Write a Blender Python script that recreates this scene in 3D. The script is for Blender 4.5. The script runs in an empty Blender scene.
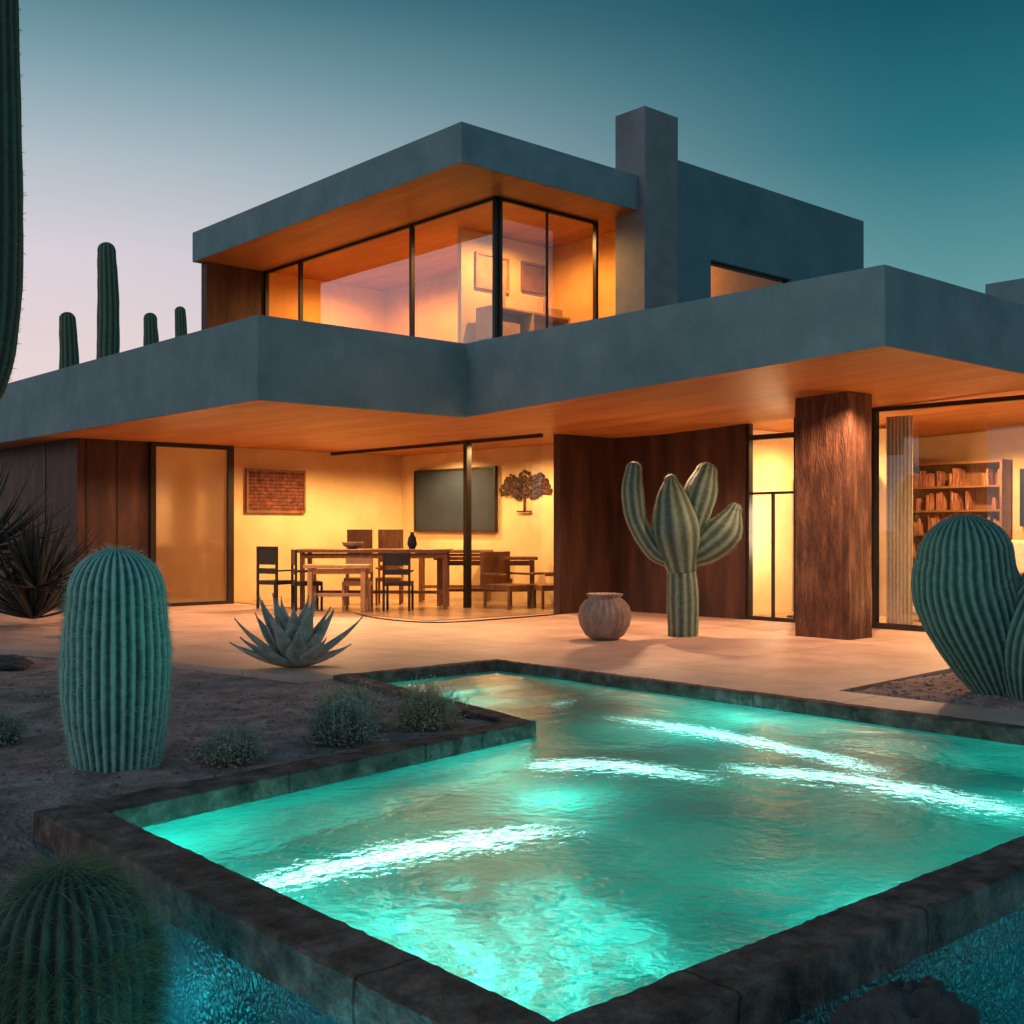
import bpy, bmesh, math, random
from mathutils import Vector, Matrix, noise
random.seed(7)
S=bpy.context.scene
S.view_settings.view_transform='Standard'
try: S.view_settings.look='None'
except Exception: pass
S.view_settings.exposure=0
COL=S.collection

# ---------------------------------------------------------------- helpers
def link(o,parent=None):
    COL.objects.link(o)
    if parent: o.parent=parent
    return o
def empty(name,loc=(0,0,0)):
    o=bpy.data.objects.new(name,None); o.empty_display_size=.2; o.location=loc
    return link(o)
def meshobj(name,verts,faces,mats,parent=None,smooth=False,fm=None):
    m=bpy.data.meshes.new(name); m.from_pydata([tuple(v) for v in verts],[],faces); m.update()
    if not isinstance(mats,(list,tuple)): mats=[mats]
    for a in mats: m.materials.append(a)
    if fm:
        for i,p in enumerate(m.polygons): p.material_index=fm[i]
    if smooth:
        for p in m.polygons: p.use_smooth=True
    return link(bpy.data.objects.new(name,m),parent)
def boxvf(x0,x1,y0,y1,z0,z1):
    v=[(x0,y0,z0),(x1,y0,z0),(x1,y1,z0),(x0,y1,z0),(x0,y0,z1),(x1,y0,z1),(x1,y1,z1),(x0,y1,z1)]
    f=[(0,3,2,1),(4,5,6,7),(0,1,5,4),(1,2,6,5),(2,3,7,6),(3,0,4,7)]
    return v,f
def bevel(o,w=.01,seg=2):
    b=o.modifiers.new('bevel','BEVEL'); b.width=w; b.segments=seg; b.limit_method='ANGLE'
def box(name,x0,x1,y0,y1,z0,z1,mat,parent=None,bv=0,botmat=None):
    v,f=boxvf(x0,x1,y0,y1,z0,z1)
    fm=None; mats=[mat]
    if botmat: mats=[mat,botmat]; fm=[1,0,0,0,0,0]
    o=meshobj(name,v,f,mats,parent,fm=fm)
    if bv: bevel(o,bv)
    return o
def multibox(name,bs,mat,parent=None,bv=0,M=None):
    V=[];F=[]
    for b in bs:
        v,f=boxvf(*b); n=len(V)
        if M: v=[tuple(M@Vector(p)) for p in v]
        V+=v; F+=[tuple(i+n for i in q) for q in f]
    o=meshobj(name,V,F,mat,parent)
    if bv: bevel(o,bv)
    return o
def sheetx(name,x,y0,y1,z0,z1,mat,parent): return meshobj(name,[(x,y0,z0),(x,y1,z0),(x,y1,z1),(x,y0,z1)],[(0,1,2,3)],mat,parent)
def sheety(name,y,x0,x1,z0,z1,mat,parent): return meshobj(name,[(x0,y,z0),(x1,y,z0),(x1,y,z1),(x0,y,z1)],[(0,1,2,3)],mat,parent)

# ---------------------------------------------------------------- materials
def newmat(name):
    m=bpy.data.materials.new(name); m.use_nodes=True
    nt=m.node_tree; return m,nt,nt.nodes,nt.links,nt.nodes['Principled BSDF']
def surf(name,c1,c2,scale=3,rough=.7,bump=.2,bscale=None,stretch=(1,1,1),detail=8,metal=0,c3=None,spec=.4,joint=None,bd=.02):
    m,nt,N,L,B=newmat(name)
    tc=N.new('ShaderNodeTexCoord'); mp=N.new('ShaderNodeMapping'); mp.inputs['Scale'].default_value=stretch
    L.new(tc.outputs['Object'],mp.inputs['Vector'])
    n=N.new('ShaderNodeTexNoise'); n.inputs['Scale'].default_value=scale; n.inputs['Detail'].default_value=detail; n.inputs['Roughness'].default_value=.62
    L.new(mp.outputs[0],n.inputs['Vector'])
    r=N.new('ShaderNodeValToRGB'); r.color_ramp.elements[0].position=.32; r.color_ramp.elements[1].position=.68
    r.color_ramp.elements[0].color=(*c1,1); r.color_ramp.elements[1].color=(*c2,1)
    if c3: e=r.color_ramp.elements.new(.5); e.color=(*c3,1)
    L.new(n.outputs['Fac'],r.inputs['Fac'])
    col=r.outputs['Color']
    n2=N.new('ShaderNodeTexNoise'); n2.inputs['Scale'].default_value=bscale or scale*6; n2.inputs['Detail'].default_value=6
    L.new(mp.outputs[0],n2.inputs['Vector'])
    h=n2.outputs['Fac']
    if joint:
        bw,bh,ms,rot,dark=joint
        m2=N.new('ShaderNodeMapping'); m2.inputs['Rotation'].default_value=rot
        L.new(tc.outputs['Object'],m2.inputs['Vector'])
        bk=N.new('ShaderNodeTexBrick'); bk.inputs['Scale'].default_value=1; bk.inputs['Brick Width'].default_value=bw; bk.inputs['Row Height'].default_value=bh
        bk.inputs['Mortar Size'].default_value=ms; bk.inputs['Mortar Smooth'].default_value=.3
        bk.inputs['Color1'].default_value=(1,1,1,1); bk.inputs['Color2'].default_value=(.82,.82,.82,1); bk.inputs['Mortar'].default_value=(dark,dark,dark,1)
        L.new(m2.outputs[0],bk.inputs['Vector'])
        mx=N.new('ShaderNodeMixRGB'); mx.blend_type='MULTIPLY'; mx.inputs[0].default_value=1
        L.new(col,mx.inputs[1]); L.new(bk.outputs['Color'],mx.inputs[2]); col=mx.outputs[0]
        ma=N.new('ShaderNodeMath'); ma.operation='MULTIPLY_ADD'; ma.inputs[1].default_value=-1.2
        L.new(bk.outputs['Fac'],ma.inputs[0]); L.new(n2.outputs['Fac'],ma.inputs[2]); h=ma.outputs[0]
    L.new(col,B.inputs['Base Color'])
    B.inputs['Roughness'].default_value=rough; B.inputs['Metallic'].default_value=metal
    B.inputs['Specular IOR Level'].default_value=spec
    bp=N.new('ShaderNodeBump'); bp.inputs['Strength'].default_value=bump; bp.inputs['Distance'].default_value=bd
    L.new(h,bp.inputs['Height']); L.new(bp.outputs[0],B.inputs['Normal'])
    return m
H=math.pi/2
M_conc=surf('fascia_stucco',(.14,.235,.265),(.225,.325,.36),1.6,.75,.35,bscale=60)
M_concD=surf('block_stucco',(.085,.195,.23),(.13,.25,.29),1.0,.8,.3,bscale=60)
M_chim=surf('chimney_stucco',(.17,.18,.2),(.26,.27,.295),1.5,.8,.35,bscale=50)
M_soff=surf('soffit_wood',(.36,.12,.028),(.54,.205,.058),2.2,.5,.15,stretch=(1,.25,1),joint=(4.0,.16,.006,(0,0,H),.62))
M_rust=surf('rusted_steel_panel',(.03,.014,.011),(.1,.044,.028),2.4,.6,.35,stretch=(1.6,1.6,.3),c3=(.06,.026,.017))
M_rustL=surf('weathered_post',(.06,.024,.016),(.27,.12,.065),4.5,.75,.8,stretch=(2.0,2.0,.45),c3=(.13,.052,.03),bd=.03)
M_cream=surf('cream_plaster',(.64,.44,.23),(.78,.58,.33),1.2,.85,.15,bscale=40)
M_amber=surf('amber_plaster',(.6,.31,.1),(.74,.43,.16),1.5,.85,.15,bscale=40)
M_floor=surf('interior_floor',(.4,.25,.15),(.5,.34,.22),1.5,.25,.05,joint=(1.2,1.2,.006,(0,0,0),.6))
M_terr=surf('terrace_concrete',(.5,.31,.24),(.76,.52,.43),1.3,.5,.4,bscale=24,c3=(.63,.42,.34),joint=(2.6,2.6,.014,(0,0,0),.55),bd=.012)
M_dirt=surf('desert_soil',(.19,.115,.11),(.54,.37,.34),3.2,.95,1,bscale=24,c3=(.34,.225,.215),bd=.04)
M_cop=surf('coping_stone',(.045,.03,.026),(.25,.17,.15),7,.75,.9,bscale=26,c3=(.12,.082,.073),joint=(1.1,3.0,.008,(0,0,.02),.45),bd=.02,spec=.25)
M_frame=surf('dark_window_frame',(.015,.012,.011),(.03,.022,.018),5,.4,.05)
M_pot=surf('clay_pot',(.22,.14,.11),(.4,.28,.22),7,.7,.3)
M_black=surf('black_leather',(.012,.012,.014),(.025,.024,.026),8,.45,.1)
M_wood=surf('furniture_wood',(.14,.06,.025),(.28,.13,.06),4,.45,.1,stretch=(1,6,1))
M_lwood=surf('pale_wood',(.4,.22,.1),(.55,.33,.17),4,.5,.1,stretch=(1,6,1))
M_screen=surf('slate_board',(.025,.038,.06),(.035,.052,.08),2,.5,.02,spec=.15)
M_art=surf('woven_art',(.08,.02,.015),(.28,.09,.05),9,.8,.5,joint=(.25,.07,.01,(H,0,0),.35))
M_fabric=surf('sofa_fabric',(.5,.42,.33),(.64,.55,.44),12,.9,.3)
M_rock=surf('boulder_rock',(.03,.034,.038),(.1,.1,.105),4,.8,.8,bscale=14,bd=.05)
M_peb=surf('pebbles_mat',(.1,.07,.065),(.42,.32,.29),6,.85,.3)

def pebblewall():
    m,nt,N,L,B=newmat('pebble_stone_wall')
    tc=N.new('ShaderNodeTexCoord'); v=N.new('ShaderNodeTexVoronoi'); v.inputs['Scale'].default_value=46
    n=N.new('ShaderNodeTexNoise'); n.inputs['Scale'].default_value=9; L.new(tc.outputs['Object'],n.inputs['Vector'])
    mxv=N.new('ShaderNodeMixRGB'); mxv.inputs[0].default_value=.12; L.new(tc.outputs['Object'],mxv.inputs[1]); L.new(n.outputs['Color'],mxv.inputs[2])
    L.new(mxv.outputs[0],v.inputs['Vector'])
    r=N.new('ShaderNodeValToRGB'); r.color_ramp.elements[0].color=(.09,.19,.22,1); r.color_ramp.elements[1].color=(.03,.07,.085,1); r.color_ramp.elements[1].position=.6
    L.new(v.outputs['Distance'],r.inputs[0]); L.new(r.outputs[0],B.inputs['Base Color'])
    bp=N.new('ShaderNodeBump'); bp.inputs['Strength'].default_value=.6; bp.inputs['Distance'].default_value=.012; bp.invert=True
    L.new(v.outputs['Distance'],bp.inputs['Height']); L.new(bp.outputs[0],B.inputs['Normal']); B.inputs['Roughness'].default_value=.45
    return m
M_pw=pebblewall()

def plaster():
    m,nt,N,L,B=newmat('pool_plaster')
    tc=N.new('ShaderNodeTexCoord'); n=N.new('ShaderNodeTexNoise'); n.inputs['Scale'].default_value=1.1; n.inputs['Detail'].default_value=6
    L.new(tc.outputs['Object'],n.inputs['Vector'])
    r=N.new('ShaderNodeValToRGB'); r.color_ramp.elements[0].position=.35; r.color_ramp.elements[1].position=.68
    r.color_ramp.elements[0].color=(.01,.28,.265,1); r.color_ramp.elements[1].color=(.08,.68,.58,1)
    L.new(n.outputs['Fac'],r.inputs[0]); L.new(r.outputs[0],B.inputs['Base Color']); B.inputs['Roughness'].default_value=.7
    return m
M_pl=plaster()

def water(name,tint,s=1.0,refr=True):
    m,nt,N,L,B=newmat(name); N.remove(B); out=N['Material Output']
    tc=N.new('ShaderNodeTexCoord')
    n1=N.new('ShaderNodeTexNoise'); n1.inputs['Scale'].default_value=1.6; n1.inputs['Detail'].default_value=2; n1.inputs['Distortion'].default_value=.6
    n2=N.new('ShaderNodeTexNoise'); n2.inputs['Scale'].default_value=15; n2.inputs['Detail'].default_value=4; n2.inputs['Distortion'].default_value=.3
    L.new(tc.outputs['Object'],n1.inputs['Vector']); L.new(tc.outputs['Object'],n2.inputs['Vector'])
    ma=N.new('ShaderNodeMath'); ma.operation='MULTIPLY_ADD'; ma.inputs[1].default_value=.26
    L.new(n2.outputs['Fac'],ma.inputs[0]); L.new(n1.outputs['Fac'],ma.inputs[2])
    bp=N.new('ShaderNodeBump'); bp.inputs['Strength'].default_value=.55*s; bp.inputs['Distance'].default_value=.06
    L.new(ma.outputs[0],bp.inputs['Height'])
    if refr:
        rf=N.new('ShaderNodeBsdfRefraction'); rf.inputs['IOR'].default_value=1.33; rf.inputs['Roughness'].default_value=.04
    else: rf=N.new('ShaderNodeBsdfTransparent')
    rf.inputs['Color'].default_value=(*tint,1)
    gl=N.new('ShaderNodeBsdfGlossy'); gl.inputs['Roughness'].default_value=.25
    lw=N.new('ShaderNodeLayerWeight'); fr=N.new('ShaderNodeFresnel'); fr.inputs['IOR'].default_value=1.33
    mx=N.new('ShaderNodeMixShader')
    if refr: L.new(bp.outputs[0],rf.inputs['Normal'])
    for q in (gl,fr,lw): L.new(bp.outputs[0],q.inputs['Normal'])
    if refr: L.new(fr.outputs[0],mx.inputs[0])
    else:
        p=N.new('ShaderNodeMath'); p.operation='POWER'; p.inputs[1].default_value=4; L.new(lw.outputs['Facing'],p.inputs[0]); L.new(p.outputs[0],mx.inputs[0])
    L.new(rf.outputs[0],mx.inputs[1]); L.new(gl.outputs[0],mx.inputs[2])
    L.new(mx.outputs[0],out.inputs['Surface'])
    return m
M_water=water('pool_water_mat',(.8,1,.98))
M_water2=water('basin_water_mat',(.16,.55,.58),1.6,False)

def glass(name,refl,k):
    m,nt,N,L,B=newmat(name); N.remove(B); out=N['Material Output']
    tr=N.new('ShaderNodeBsdfTransparent'); tr.inputs[0].default_value=(.95,.96,.95,1)
    gl=N.new('ShaderNodeBsdfGlossy'); gl.inputs['Roughness'].default_value=0
    lw=N.new('ShaderNodeLayerWeight'); lw.inputs['Blend'].default_value=.5
    p=N.new('ShaderNodeMath'); p.operation='POWER'; p.inputs[1].default_value=3.5; L.new(lw.outputs['Facing'],p.inputs[0])
    a=N.new('ShaderNodeMath'); a.operation='MULTIPLY_ADD'; a.inputs[1].default_value=k; a.inputs[2].default_value=refl; a.use_clamp=True
    L.new(p.outputs[0],a.inputs[0]); mx=N.new('ShaderNodeMixShader')
    L.new(a.outputs[0],mx.inputs[0]); L.new(tr.outputs[0],mx.inputs[1]); L.new(gl.outputs[0],mx.inputs[2]); L.new(mx.outputs[0],out.inputs['Surface'])
    return m
M_glass=glass('window_glass',.07,.7); M_glassU=glass('coated_window_glass',.27,.6); M_glassR=glass('tinted_window_glass',.16,.7)
def frosted():
    m,nt,N,L,B=newmat('frosted_glass'); N.remove(B); out=N['Material Output']
    d=N.new('ShaderNodeBsdfDiffuse'); d.inputs[0].default_value=(.36,.24,.13,1)
    t=N.new('ShaderNodeBsdfTranslucent'); t.inputs[0].default_value=(.42,.28,.14,1)
    g=N.new('ShaderNodeBsdfGlossy'); g.inputs['Roughness'].default_value=.08
    m1=N.new('ShaderNodeMixShader'); m1.inputs[0].default_value=.5; m2=N.new('ShaderNodeMixShader'); m2.inputs[0].default_value=.22
    L.new(d.outputs[0],m1.inputs[1]); L.new(t.outputs[0],m1.inputs[2]); L.new(m1.outputs[0],m2.inputs[1]); L.new(g.outputs[0],m2.inputs[2]); L.new(m2.outputs[0],out.inputs['Surface'])
    return m
M_frost=frosted()
def emis(name,c,s):
    m,nt,N,L,B=newmat(name); B.inputs['Emission Color'].default_value=(*c,1); B.inputs['Emission Strength'].default_value=s; B.inputs['Base Color'].default_value=(.8,.8,.8,1)
    return m
M_glit=emis('glitter_tube',(1,.78,.5),110)  # emission of the columns added for water glitter
M_streak=emis('pool_streak_glow',(.6,1,.9),3.0)  # emission of the added streaks on the pool floor

def cactusmat(name,dark,light):
    m,nt,N,L,B=newmat(name)
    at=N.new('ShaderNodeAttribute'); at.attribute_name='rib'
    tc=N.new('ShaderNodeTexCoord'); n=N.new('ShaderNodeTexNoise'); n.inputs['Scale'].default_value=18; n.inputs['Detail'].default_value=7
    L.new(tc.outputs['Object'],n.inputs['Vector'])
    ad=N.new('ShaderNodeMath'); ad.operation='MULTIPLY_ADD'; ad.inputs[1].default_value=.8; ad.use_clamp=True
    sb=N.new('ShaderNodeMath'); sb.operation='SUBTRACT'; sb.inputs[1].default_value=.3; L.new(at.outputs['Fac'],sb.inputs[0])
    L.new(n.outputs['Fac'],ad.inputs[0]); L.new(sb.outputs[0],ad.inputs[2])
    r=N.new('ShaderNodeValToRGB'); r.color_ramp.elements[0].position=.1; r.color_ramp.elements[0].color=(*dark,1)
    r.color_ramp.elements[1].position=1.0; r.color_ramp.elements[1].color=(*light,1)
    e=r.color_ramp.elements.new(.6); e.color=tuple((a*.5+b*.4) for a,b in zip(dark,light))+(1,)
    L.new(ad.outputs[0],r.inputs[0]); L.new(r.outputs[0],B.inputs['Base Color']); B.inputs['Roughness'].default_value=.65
    bp=N.new('ShaderNodeBump'); bp.inputs['Strength'].default_value=.6; bp.inputs['Distance'].default_value=.012; L.new(n.outputs['Fac'],bp.inputs['Height']); L.new(bp.outputs[0],B.inputs['Normal'])
    return m
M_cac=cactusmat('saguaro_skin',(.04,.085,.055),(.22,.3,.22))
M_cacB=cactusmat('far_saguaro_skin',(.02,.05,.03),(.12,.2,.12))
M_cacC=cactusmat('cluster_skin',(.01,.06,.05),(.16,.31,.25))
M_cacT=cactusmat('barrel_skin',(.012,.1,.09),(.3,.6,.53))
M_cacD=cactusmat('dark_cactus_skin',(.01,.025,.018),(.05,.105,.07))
M_spine=surf('cactus_spines',(.4,.45,.36),(.72,.75,.62),5,.6,0)
M_spineD=surf('dark_spines',(.09,.12,.06),(.26,.28,.15),5,.6,0)

# ---------------------------------------------------------------- cactus generator
def cat(P,t):
    n=len(P)-1; i=min(int(t*n),n-1); f=t*n-i
    p0=P[max(i-1,0)];p1=P[i];p2=P[i+1];p3=P[min(i+2,n)]
    return 0.5*((2*p1)+(-p0+p2)*f+(2*p0-5*p1+4*p2-p3)*f*f+(-p0+3*p1-3*p2+p3)*f*f*f)
def ribbed(V,F,A,path,rad,ribs=20,depth=.14,seg=None,per=5,cap=True,spines=None,splen=.04,dens=3):
    P=[Vector(p) for p in path]; R=[Vector((r,0,0)) for r in rad]
    n=seg or 40
    C=[cat(P,i/n) for i in range(n+1)]; RR=[max(cat(R,i/n).x,.004) for i in range(n+1)]
    if cap:
        d=(C[-1]-C[-2]).normalized(); r0=RR[-1]; c0=C[-1]
        for k in range(1,13):
            a=k/12*math.pi/2; C.append(c0+d*r0*math.sin(a)*.95); RR.append(max(r0*math.cos(a),.004))
    up=Vector((.74,-.67,0.01)).normalized()
    base=len(V); m=ribs*per; sd=random.random()*50
    for i,c in enumerate(C):
        t=(C[min(i+1,len(C)-1)]-C[max(i-1,0)]).normalized()
        x=(up-t*up.dot(t)).normalized(); y=t.cross(x); up=x
        for j in range(m):
            th=2*math.pi*j/m; ph=(j%per)/per
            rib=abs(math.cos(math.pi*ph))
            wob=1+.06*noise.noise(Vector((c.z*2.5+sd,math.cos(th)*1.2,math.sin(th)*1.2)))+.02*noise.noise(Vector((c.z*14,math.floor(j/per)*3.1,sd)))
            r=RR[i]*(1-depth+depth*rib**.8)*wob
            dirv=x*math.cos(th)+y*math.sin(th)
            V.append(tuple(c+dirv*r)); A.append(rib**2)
            if spines is not None and j%per==0 and RR[i]>.02:
                for q in range(random.randint(1,dens)):
                    o=c+dirv*r*.99+t*random.uniform(-.02,.02)
                    dd=(dirv+t*random.uniform(-.9,.9)+t.cross(dirv)*random.uniform(-.9,.9)).normalized()
                    spines.append((o,dd,splen*random.uniform(.4,1.2)))
    for i in range(len(C)-1):
        for j in range(m):
            a=base+i*m+j; b=base+i*m+(j+1)%m
            F.append((a,b,b+m,a+m))
    F.append(tuple(base+(len(C)-1)*m+j for j in range(m)))
def cactus(name,parts,mat,spmat=None,splen=.04,spw=.0016,dens=3):
    e=empty(name,parts[0]['path'][0]); V=[];F=[];A=[];sp=[] if spmat else None
    for p in parts: ribbed(V,F,A,spines=sp,splen=splen,dens=dens,**p)
    loc=Vector(parts[0]['path'][0])
    V=[tuple(Vector(v)-loc) for v in V]
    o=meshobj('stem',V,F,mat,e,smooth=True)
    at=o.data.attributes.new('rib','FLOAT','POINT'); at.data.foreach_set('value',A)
    if sp:
        V=[];F=[]
        for (c,d,l) in sp:
            s=d.orthogonal().normalized()*spw; s.rotate(Matrix.Rotation(random.random()*6.28,3,d)); n=len(V)
            V+= [tuple(c-s-loc),tuple(c+s-loc),tuple(c+d*l-loc)]; F.append((n,n+1,n+2))
        meshobj('spines',V,F,spmat,e)
    return e
def lat(bx,by,s,z,dpt=0):
    return (bx+.744*s+.668*dpt,by-.668*s+.744*dpt,z)

# ---------------------------------------------------------------- world
W=bpy.data.worlds.new('World'); S.world=W; W.use_nodes=True
nt=W.node_tree; N=nt.nodes; L=nt.links; bg=N['Background']; out=N['World Output']
tc=N.new('ShaderNodeTexCoord'); sx=N.new('ShaderNodeSeparateXYZ'); L.new(tc.outputs['Generated'],sx.inputs[0])
def ramp(st):
    r=N.new('ShaderNodeValToRGB'); cr=r.color_ramp
    cr.elements[0].position=st[0][0]; cr.elements[0].color=(*st[0][1],1); cr.elements[1].position=st[-1][0]; cr.elements[1].color=(*st[-1][1],1)
    for p,c in st[1:-1]: e=cr.elements.new(p); e.color=(*c,1)
    return r
rl=ramp([(0,(.86,.64,.6)),(.12,(.82,.66,.66)),(.22,(.7,.63,.69)),(.29,(.45,.52,.58)),(.36,(.2,.35,.41)),(.43,(.04,.16,.21)),(.6,(.012,.09,.13)),(1,(.02,.11,.16))])
rr=ramp([(0,(.34,.47,.46)),(.1,(.25,.42,.42)),(.2,(.11,.3,.33)),(.3,(.022,.17,.21)),(.4,(.006,.09,.125)),(.6,(.006,.07,.11)),(1,(.02,.11,.16))])
rb=ramp([(0,(.32,.38,.42)),(.15,(.32,.41,.46)),(.4,(.17,.3,.37)),(.7,(.06,.17,.24)),(1,(.02,.11,.16))])
for r in (rl,rr,rb): L.new(sx.outputs['Z'],r.inputs[0])
def azmix(vec,a,b,c1,c2):
    dp=N.new('ShaderNodeVectorMath'); dp.operation='DOT_PRODUCT'; dp.inputs[1].default_value=vec; L.new(tc.outputs['Generated'],dp.inputs[0])
    mr=N.new('ShaderNodeMapRange'); mr.interpolation_type='SMOOTHSTEP'; mr.inputs['From Min'].default_value=a; mr.inputs['From Max'].default_value=b; L.new(dp.outputs['Value'],mr.inputs['Value'])
    mx=N.new('ShaderNodeMixRGB'); L.new(mr.outputs[0],mx.inputs[0]); L.new(c1,mx.inputs[1]); L.new(c2,mx.inputs[2]); return mx.outputs[0]
c=azmix((-.1,.995,0),.35,.92,rr.outputs[0],rl.outputs[0])
c=azmix((-.668,-.744,0),-.45,.5,c,rb.outputs[0])
L.new(c,bg.inputs['Color']); bg.inputs['Strength'].default_value=1.0
sky=N.new('ShaderNodeTexSky'); sky.sky_type='NISHITA'; sky.sun_disc=False; sky.sun_elevation=math.radians(1.0); sky.sun_rotation=math.radians(-12)
bg2=N.new('ShaderNodeBackground'); bg2.inputs['Strength'].default_value=.004; L.new(sky.outputs[0],bg2.inputs['Color'])
ad=N.new('ShaderNodeAddShader'); L.new(bg.outputs[0],ad.inputs[0]); L.new(bg2.outputs[0],ad.inputs[1]); L.new(ad.outputs[0],out.inputs['Surface'])
sl=bpy.data.lights.new('sun','SUN'); sl.energy=.25; sl.angle=math.radians(12); sl.color=(1,.78,.72)
so=link(bpy.data.objects.new('sun',sl)); so.rotation_euler=Vector((.88,-.12,-.30)).to_track_quat('-Z','Y').to_euler()

# ---------------------------------------------------------------- camera
cd=bpy.data.cameras.new('camera'); cam=link(bpy.data.objects.new('camera',cd)); S.camera=cam
cam.location=(0,0,1.4); cam.rotation_euler=(math.radians(90),0,-math.atan2(.668,.744))
cd.sensor_width=36; cd.lens=36*1156/1024; cd.shift_y=18/1024; cd.clip_end=3000; cd.clip_start=.05

# ---------------------------------------------------------------- pool outline
I=[(2.25,2.33),(7.9,2.33),(8.0,9.14),(6.2,9.1),(5.66,6.04),(2.30,5.5)]
O=[(2.0,2.1),(8.08,2.1),(8.08,9.26),(6.03,9.24),(5.5,6.2),(2.03,5.76)]
def inpoly(x,y,P):
    c=False;j=len(P)-1
    for i in range(len(P)):
        if (P[i][1]>y)!=(P[j][1]>y) and x<(P[j][0]-P[i][0])*(y-P[i][1])/(P[j][1]-P[i][1])+P[i][0]: c=not c
        j=i
    return c
MID=[((a[0]+b[0])/2,(a[1]+b[1])/2) for a,b in zip(I,O)]
# ---------------------------------------------------------------- ground
def sm(a,b,t):
    t=max(0,min(1,(t-a)/(b-a))); return t*t*(3-2*t)
def gh(x,y):
    n=.035*noise.noise(Vector((x*.8,y*.8,0)))+.018*noise.noise(Vector((x*4,y*4,2)))+.012*noise.noise(Vector((x*9,y*9,2)))
    z=-.02+n
    terr=(x>8.0) or (y>9.2 and x>5.4) or y>12
    patch=(8.9<x<11.2 and y<5.6)
    if terr and not patch: z=-.06
    elif patch: z=.0+n*.8
    lo=0; deep=0
    if x<2.12:
        lo=1-sm(4.9,6.3,y); deep=(1-sm(4.1,5.0,y))*(1-.75*(1-sm(.36,.55,math.hypot(x-1.5,y-3.95))))
    if y<2.2: lo=1; deep=1
    z-=.26*lo+.45*deep
    e=min(x+3.5,12.5-x,y+3.5,14.5-y)
    return -.06+(z+.06)*sm(0,1,e)
V=[];F=[];st=.08;nx=200;ny=225
for j in range(ny+1):
    for i in range(nx+1):
        x=-3.5+i*st;y=-3.5+j*st; V.append((x,y,gh(x,y)))
for j in range(ny):
    for i in range(nx):
        x=-3.5+(i+.5)*st;y=-3.5+(j+.5)*st
        if inpoly(x,y,MID): continue
        a=j*(nx+1)+i; F.append((a,a+1,a+nx+2,a+nx+1))
G=1500
xs=[-G,-3.5,12.5,G]; ys=[-G,-3.5,14.5,G]
for j in range(3):
    for i in range(3):
        if i==1 and j==1: continue
        n=len(V); V+=[(xs[i],ys[j],-.06),(xs[i+1],ys[j],-.06),(xs[i+1],ys[j+1],-.06),(xs[i],ys[j+1],-.06)]; F.append((n,n+1,n+2,n+3))
meshobj('ground',V,F,M_dirt,smooth=True)

# terrace
outl=[(8.04,-3),(8.85,-3),(8.85,5.6),(11.2,5.75),(11.2,-3),(40,-3),(40,40),(-10,40),(-2,26),(2.6,18.3),(4.0,15.3),(4.75,13.8),(5.35,12),(5.6,11),(5.75,10.2),(5.9,9.22),(8.05,9.23)]
bm=bmesh.new(); bm.faces.new([bm.verts.new((x,y,0)) for x,y in outl])
r=bmesh.ops.extrude_face_region(bm,geom=list(bm.faces))
for v in [g for g in r['geom'] if isinstance(g,bmesh.types.BMVert)]: v.co.z=-.12
bmesh.ops.recalc_face_normals(bm,faces=bm.faces); bmesh.ops.triangulate(bm,faces=bm.faces)
me=bpy.data.meshes.new('terrace'); bm.to_mesh(me); bm.free(); me.materials.append(M_terr); link(bpy.data.objects.new('terrace',me))

def tube(name,pts,r,mat,parent=None,n=40,sides=8):
    V=[];F=[];P=[Vector(p) for p in pts]; C=[cat(P,i/n) for i in range(n+1)]
    for i,c in enumerate(C):
        t=(C[min(i+1,n)]-C[max(i-1,0)]).normalized(); x=t.orthogonal().normalized() if abs(t.z)>.9 else Vector((0,0,1)).cross(t).normalized(); y=t.cross(x)
        rr_=r if not callable(r) else r(i/n)
        for j in range(sides):
            a=2*math.pi*j/sides; V.append(tuple(c+(x*math.cos(a)+y*math.sin(a))*rr_))
    for i in range(n):
        for j in range(sides):
            a=i*sides+j;b=i*sides+(j+1)%sides; F.append((a,b,b+sides,a+sides))
    F.append(tuple(range(sides))[::-1]); F.append(tuple(n*sides+j for j in range(sides)))
    return meshobj(name,V,F,mat,parent,smooth=True)
tube('door_track',[(11.1,16.5,.005),(10.6,14.9,.005),(10.8,13.7,.005),(12.2,13.6,.005),(13.5,13.75,.005)],.016,M_frame)

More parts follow.
